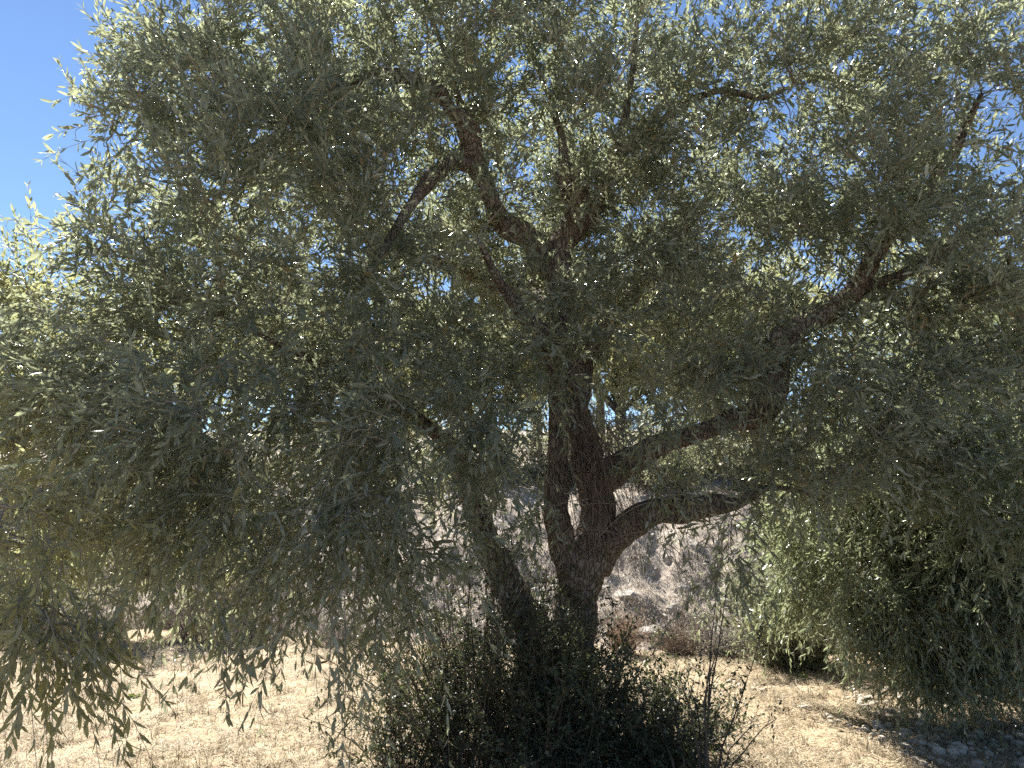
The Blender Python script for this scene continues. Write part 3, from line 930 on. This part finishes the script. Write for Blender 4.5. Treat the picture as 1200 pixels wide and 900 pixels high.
# ------------------------------------------------------------------ shrubs
def shrub(name, label, cat, centre, rad, height, n_stem, n_side, n_leaf, leaf, leaf_m, stem_m, seed, spread=1.0, lw=.45, group=None, low=.1, sr=.005):
    r_ = np.random.default_rng(seed)
    c = np.asarray(centre, float)
    T = thing(name, label, cat, c, group)
    K = 7
    t = np.linspace(0, 1, K)[None, :, None]
    a = r_.random(n_stem) * 6.283
    q = np.sqrt(r_.random(n_stem))
    P0 = c + np.stack([np.cos(a) * q * rad * .4, np.sin(a) * q * rad * .4, np.full(n_stem, -.03)], 1)
    hh = height * r_.uniform(.45, 1.05, n_stem) * (1 - .35 * q)
    out = np.stack([np.cos(a) * q * rad * spread, np.sin(a) * q * rad * spread, np.zeros(n_stem)], 1) * r_.uniform(.4, 1.1, (n_stem, 1))
    P = P0[:, None] + np.array([0, 0, 1.0]) * hh[:, None, None] * (t * (1.15 - .15 * t)) + out[:, None] * t ** 1.5
    P[:, 1:] += np.cumsum(np.cumsum(r_.normal(0, .012 * min(height, 1.3), P[:, 1:].shape), 1), 1)
    g = Geo()
    thin_tubes(g, P, np.broadcast_to(np.linspace(sr, sr * .3, K), (n_stem, K)))
    # side twigs
    si = r_.integers(0, n_stem, n_side)
    ft = (low + (1 - low) * r_.random(n_side)) * (K - 1.001)
    i0 = ft.astype(int)
    A = P[si, i0] + (P[si, i0 + 1] - P[si, i0]) * (ft - i0)[:, None]
    D = unit(unit(P[si, i0 + 1] - P[si, i0]) * .5 + r_.normal(0, .6, (n_side, 3)))
    LN = r_.uniform(.08, .26, n_side) * min(1.0, height)
    t4 = np.linspace(0, 1, 4)[None, :, None]
    Q = A[:, None] + D[:, None] * LN[:, None, None] * t4 + np.array([0, 0, .25]) * LN[:, None, None] * t4 ** 2
    thin_tubes(g, Q, np.broadcast_to(np.linspace(.0016, .0007, 4), (n_side, 4)))
    g.build('stem', stem_m, T, c)
    if n_leaf:
        k = r_.integers(0, n_side, n_leaf)
        f = r_.random(n_leaf)[:, None]
        B = Q[k, 0] + (Q[k, 3] - Q[k, 0]) * f
        B[:, 2] = np.maximum(B[:, 2], c[2] + .01)
        d = unit(D[k] * .5 + r_.normal(0, .6, (n_leaf, 3)))
        nn = unit(r_.normal(0, .5, (n_leaf, 3)) + np.array([0, 0, .7]))
        L = r_.normal(leaf, leaf * .22, n_leaf).clip(leaf * .4)
        g = Geo()
        oval_leaves(g, B, d, nn, L, L * lw * r_.uniform(.8, 1.2, n_leaf))
        g.build('foliage', leaf_m, T, c, smooth=False)
    return T


def gp(px, py, Y=None):
    p = at(px, py, Y)
    p[2] = gh(p[0], Y)
    return p


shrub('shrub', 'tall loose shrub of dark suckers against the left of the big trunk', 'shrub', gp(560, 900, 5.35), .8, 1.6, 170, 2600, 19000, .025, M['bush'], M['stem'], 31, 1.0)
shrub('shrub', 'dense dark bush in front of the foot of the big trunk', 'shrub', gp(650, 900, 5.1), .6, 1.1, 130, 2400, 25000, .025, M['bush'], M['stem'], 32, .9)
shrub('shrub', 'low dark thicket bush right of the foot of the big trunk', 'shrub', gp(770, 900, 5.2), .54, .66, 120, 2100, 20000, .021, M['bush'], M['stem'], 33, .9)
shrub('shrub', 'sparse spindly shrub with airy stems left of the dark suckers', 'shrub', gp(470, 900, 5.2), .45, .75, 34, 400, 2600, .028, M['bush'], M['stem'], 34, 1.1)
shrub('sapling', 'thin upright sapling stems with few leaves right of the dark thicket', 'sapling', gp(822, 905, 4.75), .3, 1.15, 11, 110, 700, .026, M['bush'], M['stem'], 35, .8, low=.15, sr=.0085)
# pale bush under the right tree's edge
c = at(925, 765, 8.3)
c[2] = gh(c[0], 8.3)
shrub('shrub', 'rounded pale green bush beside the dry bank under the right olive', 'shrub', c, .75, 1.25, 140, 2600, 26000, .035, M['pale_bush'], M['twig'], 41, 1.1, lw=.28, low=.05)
c = at(20, 735, 10.4)
c[2] = bank_z(c[0], 10.4)
shrub('shrub', 'yellow green bush behind the hanging sprays at the left edge', 'shrub', c, .8, 1.1, 110, 1800, 11000, .045, M['pale_bush'], M['twig'], 42, 1.1, lw=.28, low=.05)


def dry_bush(px, py, Y, rad, h, mat, label, seed, n=70, ns=1500):
    p = at(px, py, Y)
    p[2] = max(gh(p[0], Y), bank_z(p[0], Y)) if Y > foot(p[0]) else gh(p[0], Y)
    shrub('dry_bush', label, 'bush', p, rad, h, n, ns, int(ns * 1.6), .03, mat, mat, seed, 1.2, lw=.16, low=.05, group='dry bushes along the bank')


dry_bush(730, 755, 9.1, .22, .55, M['rust_twig'], 'rust brown dry bush against the bank just right of the big trunk', 51)
dry_bush(800, 760, 9.1, .30, .50, M['dry_twig'], 'tan dry bush at the foot of the bank behind the sapling stems', 52)
dry_bush(845, 765, 9.0, .42, .55, M['grey_twig'], 'dark grey twiggy bush between the tan bush and the pale green bush', 53)
dry_bush(905, 765, 8.9, .40, .40, M['grey_twig'], 'low grey brush at the foot of the pale green bush', 54)
dry_bush(300, 745, 9.8, .55, .55, M['grey_twig'], 'grey twiggy brush on the bank left of the big tree', 55)
dry_bush(235, 742, 9.9, .5, .7, M['dry_twig'], 'brown dry bush beside the small pale stemmed tree', 56)
dry_bush(400, 750, 9.7, .55, .6, M['grey_twig'], 'pale dry brush behind the drooping left branches', 57)
dry_bush(90, 742, 9.9, .4, .4, M['dry_twig'], 'tangle of bare brown twigs left of the small pale stemmed tree', 58)
dry_bush(560, 755, 9.4, .5, .6, M['grey_twig'], 'dry brush glimpsed between the trunk and the left stem', 59)

# bushes along the top of the bank
for i, (x, y, r_, h) in enumerate([(-7.6, 13.2, 1.0, 1.5), (-4.6, 13.6, 1.1, 1.7), (-2.6, 14.4, 1.0, 1.6), (-0.5, 14.6, 1.1, 1.7), (1.0, 15.4, 1.2, 2.0), (2.6, 13.6, 1.0, 1.6), (4.3, 13.8, 1.1, 1.9), (6.0, 13.0, 1.1, 1.8), (-6.2, 15.4, 1.2, 2.0), (3.4, 16.0, 1.3, 2.2), (5.6, 16.0, 1.3, 2.2)]):
    shrub('shrub', 'pale green bush on top of the bank seen through the olive branches', 'shrub', (x, y, bank_z(x, y) - .05), r_, h, 110, 1700, 11000, .06, M['pale_bush'], M['twig'], 300 + i, 1.15, lw=.3, low=.05, group='bushes on top of the bank')

# a few green weeds in the straw
for i, (px, py, lab) in enumerate([(156, 818, 'tiny bright green weed in the straw below the left branches'), (940, 795, 'small green weed in the straw left of the tree shade')]):
    t_ = math.atan((py - 450) / F_PX) - TILT
    Y = CAM_H / math.tan(t_)
    p = gp(px, py, Y)
    shrub('weed', lab, 'weed', p, .06, .07, 12, 40, 160, .022, M['weed'], M['weed'], 70 + i, 1.3)

# ------------------------------------------------------------------ light
SUN_EL, SUN_AZ = R(47), R(-27)          # azimuth measured from +Y towards +X
w = bpy.data.worlds.new('World')
S.world = w
w.use_nodes = True
nt = w.node_tree
bg = nt.nodes['Background']
sky = nt.nodes.new('ShaderNodeTexSky')
sky.sky_type = 'NISHITA'
sky.sun_disc = False
sky.sun_elevation = SUN_EL
sky.sun_rotation = SUN_AZ
sky.altitude = 100
sky.air_density = 0.8
sky.dust_density = 0.0
sky.ozone_density = 4.0
nt.links.new(sky.outputs[0], bg.inputs['Color'])
bg.inputs['Strength'].default_value = 0.0535
sd = bpy.data.lights.new('sun', 'SUN')
sd.energy = 4.9
sd.angle = R(0.53)
sd.color = (1.0, 0.95, 0.87)
so = bpy.data.objects.new('sun', sd)
COL.objects.link(so)
dirv = Vector((math.sin(SUN_AZ) * math.cos(SUN_EL), math.cos(SUN_AZ) * math.cos(SUN_EL), math.sin(SUN_EL)))
so.rotation_euler = dirv.to_track_quat('Z', 'Y').to_euler()
so.location = (-4, 10, 12)

vs = S.view_settings
vs.view_transform = 'Standard'
vs.look = 'None'
vs.exposure = 1.78
vs.gamma = 1.0
vs.use_curve_mapping = False
S.render.engine = 'CYCLES'
cy = S.cycles
cy.max_bounces = 8
cy.diffuse_bounces = 5
cy.glossy_bounces = 2
cy.transmission_bounces = 4
cy.use_denoising = False
cy.sample_clamp_indirect = 6
print('LEAVES', total)
